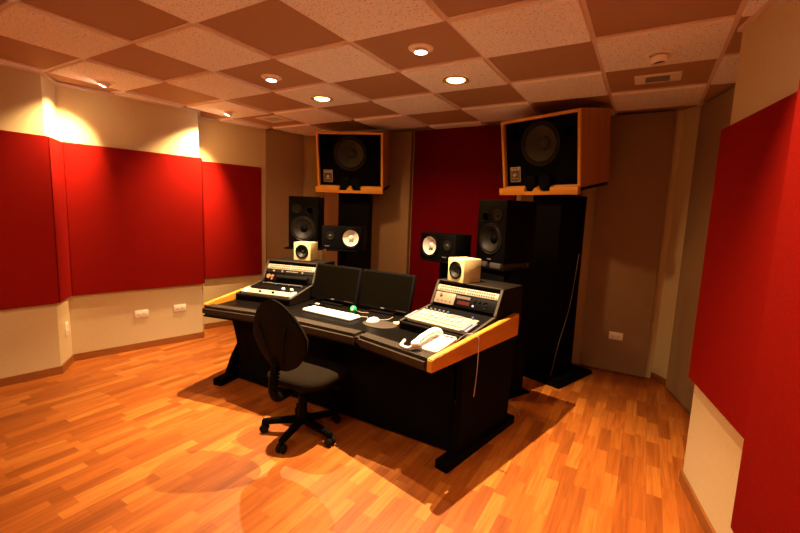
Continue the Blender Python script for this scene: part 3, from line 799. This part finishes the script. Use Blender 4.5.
mb('white').box((.01, -.005, .018), (.035, .022, .006), bev=.002).build('cap', t)
tag(mb('cablew').tube([(2.28, .40, DZ+.003), (2.33, .42, DZ+.003), (2.37, .37, DZ+.003), (2.385, .345, DZ+.006)], .0022).build('cable'), 'pale cable between the keyboard and the mouse mat', 'cable')
# telephone
PH = frame(3.035, .108, DZ, -6)
t = thing('desk_telephone', 'white desk telephone at the right end of the desk, handset beside the keypad', 'telephone', mtx=PH)
TI = RX(math.radians(7))
mb('white').prism([(-.080, -.115), (.072, -.115), (.072, .115), (-.080, .115)], 0, .026, T(0, 0, .016) @ TI, bev=.007).prism([(-.07, -.10), (.065, -.10), (.065, .10), (-.07, .10)], 0, .02).build('body', t)
mb('jack').box((.028, .088, .0265), (.070, .018, .003), mtx=T(0, 0, .016) @ TI).build('display', t)
for r in range(4):
    for i in range(3): mb('outlet').box((.003+i*.025, -.080+r*.030, .028), (.018, .018, .006), bev=.002, mtx=T(0, 0, .016) @ TI).build('key', t)
q = mb('white')
q.tube([(-.052, -.150, .040), (-.052, -.130, .052), (-.050, -.080, .070), (-.048, -.020, .078), (-.046, .045, .080), (-.044, .090, .066)], [.019, .022, .019, .019, .022, .024, .023], seg=14)
q.sph((-.052, -.140, .046), .027, (1, 1, .8)).sph((-.044, .085, .062), .029, (1, 1, .8))
q.build('handset', t)
mb('white').tube([(-.055, -.155, .040), (-.080, -.165, .022), (-.115, -.160, .019), (-.150, -.140, .018), (-.168, -.105, .016), (-.166, -.080, .030)], .009, seg=10).build('coiled_cord', t)
mb('cablew').tube([(.060, .112, .020), (.085, .140, .055), (.120, .150, .078), (.160, .150, .078), (.189, .149, .060), (.192, .148, .00), (.194, .142, -.12), (.192, .130, -.24), (.190, .126, -.28)], .0021).build('line_cord', t)

# ------------------------------------------------------------------ office chair
CH = frame(2.217, -.114, 0, 5); SD = -.045
t = thing('office_chair', 'black and brown fabric swivel chair on five castors in front of the desk', 'chair', mtx=CH)
for k, a in enumerate((212, 284, 356, 68, 140)):
    a = math.radians(a-5); R_ = RZ(a)
    q = mb('blackplastic')
    q.prism([(.02, -.026), (.20, -.019), (.258, -.016), (.258, .016), (.20, .019), (.02, .026)], -.017, .017, R_ @ T(0, 0, .098) @ RY(.11), bev=.005)
    l = q.build('base_arm', t)
    w = mb('blackplastic').cyl((.238, 0, .045), (.238, 0, .085), .009, seg=12, mtx=R_)
    w.box((.240, 0, .052), (.044, .008, .030), bev=.003, mtx=R_)
    c_ = w.build('castor', l)
    for s_ in (-1, 1): mb('rim').cyl((.244, s_*.004, .0285), (.244, s_*.026, .0285), .028, seg=20, mtx=R_, bev=.005).build('wheel', c_)
mb('blackplastic').lathe([(0, .07), (.034, .07), (.036, .12), (.028, .14), (.028, .26), (.024, .262), (.024, .345), (0, .345)], Matrix()).build('gas_post', t)
# seat cushion (lofted rounded slab)
def cushion(hw, hd, z, th, key, front_drop=.02, n=5):
    m = mb(key); b = bmesh.new(); rings = []
    N = 40
    for s_, zz in ((.0, -th*.5), (.80, -th*.5), (.95, -th*.36), (1, -.05*th), (.985, th*.18), (.92, th*.38), (.75, th*.48), (.4, th*.53), (0, th*.54)):
        ring = []
        if s_ == 0: rings.append([b.verts.new((0, 0, z+zz))]); continue
        for i in range(N):
            a = 2*PI*i/N; ca, sa = math.cos(a), math.sin(a)
            r = 1/((abs(ca)**3.6+abs(sa)**3.6)**(1/3.6))
            x = hw*s_*r*ca; y = hd*s_*r*sa
            x *= 1-.10*(-sa*.5+.5)*0.6
            ring.append(b.verts.new((x, y, z+zz - (front_drop*max(0, y/hd)**2))))
        rings.append(ring)
    for A, B in zip(rings, rings[1:]):
        for i in range(N):
            j = (i+1) % N
            u = []
            for v in (A[i % len(A)], A[j % len(A)], B[j % len(B)], B[i % len(B)]):
                if v not in u: u.append(v)
            if len(u) > 2: b.faces.new(u)
    bmesh.ops.recalc_face_normals(b, faces=b.faces); m._merge(b); return m
cushion(.228, .225, .447+SD, .07, 'fabricseat').build('seat', t, mtx=T(.018, .035, 0), ang=1.2)
cushion(.195, .19, .408+SD, .030, 'blackplastic', .01).build('seat_pan', t, mtx=T(.018, .035, 0), ang=1.2)
mb('blackplastic').box((0, 0, .394+SD), (.16, .20, .022), bev=.006).build('mechanism', t)
mb('blackplastic').tube([(.08, .02, .350), (.20, .04, .343), (.26, .05, .346)], .007).build('lever', t)
# backrest: oval pad, wide near the bottom, curved and reclined
BR = T(.045, -.235, .515) @ RX(math.radians(13))
def back(hw_s, thick, yoff, key, bulge):
    m = mb(key); b = bmesh.new(); N = 44; rings = []
    def outline(a):
        x = math.cos(a); z = math.sin(a)
        zz = .212*z*(1 if z < 0 else 1.10)+.205
        w = .192*(1-.24*max(0, z)-.08*max(0, -z))
        return x*w, zz
    for s_, yy in ((0, -bulge), (.5, -bulge*.92), (.85, -bulge*.6), (.97, -bulge*.2), (1, 0), (.97, thick*.6), (.85, thick*.9), (.5, thick), (0, thick)):
        if s_ == 0: rings.append([b.verts.new((0, yoff+yy, .205))]); continue
        ring = []
        for i in range(N):
            x, z = outline(2*PI*i/N); x *= s_*hw_s; z = .205+(z-.205)*s_*hw_s
            ring.append(b.verts.new((x, yoff+yy+ .55*x*x, z)))
        rings.append(ring)
    for A, B in zip(rings, rings[1:]):
        for i in range(N):
            j = (i+1) % N; u = []
            for v in (A[i % len(A)], A[j % len(A)], B[j % len(B)], B[i % len(B)]):
                if v not in u: u.append(v)
            if len(u) > 2: b.faces.new(u)
    bmesh.ops.recalc_face_normals(b, faces=b.faces); m._merge(b, BR); return m
bk = back(1.0, .030, 0, 'fabricseat', .004).build('backrest', t, ang=1.2)
sh = back(.985, .010, -.012, 'fabricback', .018).build('back_shell', t, ang=1.2)
# moulded ribs running down the shell
for s_ in (-1, 1):
    mb('fabricback').tube([(s_*.10, -.026, .30), (s_*.06, -.036, .17), (s_*.035, -.040, .05)], .005, mtx=BR).build('moulded_rib', sh)
q = mb('blackplastic').tube([(.03, -.275, .60), (.01, -.268, .50), (0, -.270, .40), (0, -.240, .335), (0, -.16, .322), (0, -.06, .335)], [.016, .024, .027, .026, .022, .020], seg=14)
for i in range(9): q.box((.02-.002*i, -.270, .555-i*.021), (.047, .041, .012), bev=.004)
q.build('back_bracket', t)

# ------------------------------------------------------------------ loose cables
tag(mb('cablew').tube([(3.16, 1.10, .020), (3.19, 1.06, .05), (3.25, 1.01, .055), (3.31, .97, .03), (3.345, .93, .004)], .003).build('floor_cable'), 'pale looped cable on the floor behind the right foot of the desk', 'cable')
tag(mb('plate').tube([(3.53, 1.80, 1.15), (3.50, 1.76, .7), (3.44, 1.73, .35), (3.40, 1.73, .055)], .0018).build('hanging_cable'), 'thin cable hanging down the right tall black stand', 'cable')

# ------------------------------------------------------------------ camera, world, view
cam = bpy.data.cameras.new('camera'); cam.sensor_width = 36; cam.lens = 36*414.499/800; cam.clip_start = .02
co = bpy.data.objects.new('camera', cam); C.objects.link(co)
a, b, g = .53219, -.12920, -.03855
ca, sa, cb, sb, cc, sc_ = math.cos(a), math.sin(a), math.cos(b), math.sin(b), math.cos(g), math.sin(g)
R_ = Matrix(((ca, -sa, 0), (sa, ca, 0), (0, 0, 1))) @ Matrix(((1, 0, 0), (0, cb, -sb), (0, sb, cb))) @ Matrix(((cc, 0, sc_), (0, 1, 0), (-sc_, 0, cc)))
right, fw, upv = R_.col[0], R_.col[1], R_.col[2]
co.matrix_world = Matrix(((right[0], upv[0], -fw[0], 4.0051), (right[1], upv[1], -fw[1], -1.9878), (right[2], upv[2], -fw[2], 1.4362), (0, 0, 0, 1)))
sc = bpy.context.scene; sc.camera = co
w = bpy.data.worlds.new('world'); sc.world = w; w.use_nodes = True
w.node_tree.nodes['Background'].inputs[0].default_value = (.02, .015, .01, 1); w.node_tree.nodes['Background'].inputs[1].default_value = .2
sc.view_settings.view_transform = 'Standard'; sc.view_settings.look = 'None'; sc.view_settings.gamma = 1; sc.view_settings.exposure = 1.12
sc.view_settings.use_curve_mapping = False
sc.cycles.max_bounces = 10; sc.cycles.diffuse_bounces = 6; sc.cycles.glossy_bounces = 4
sc.cycles.use_denoising = True; sc.cycles.sample_clamp_indirect = 6
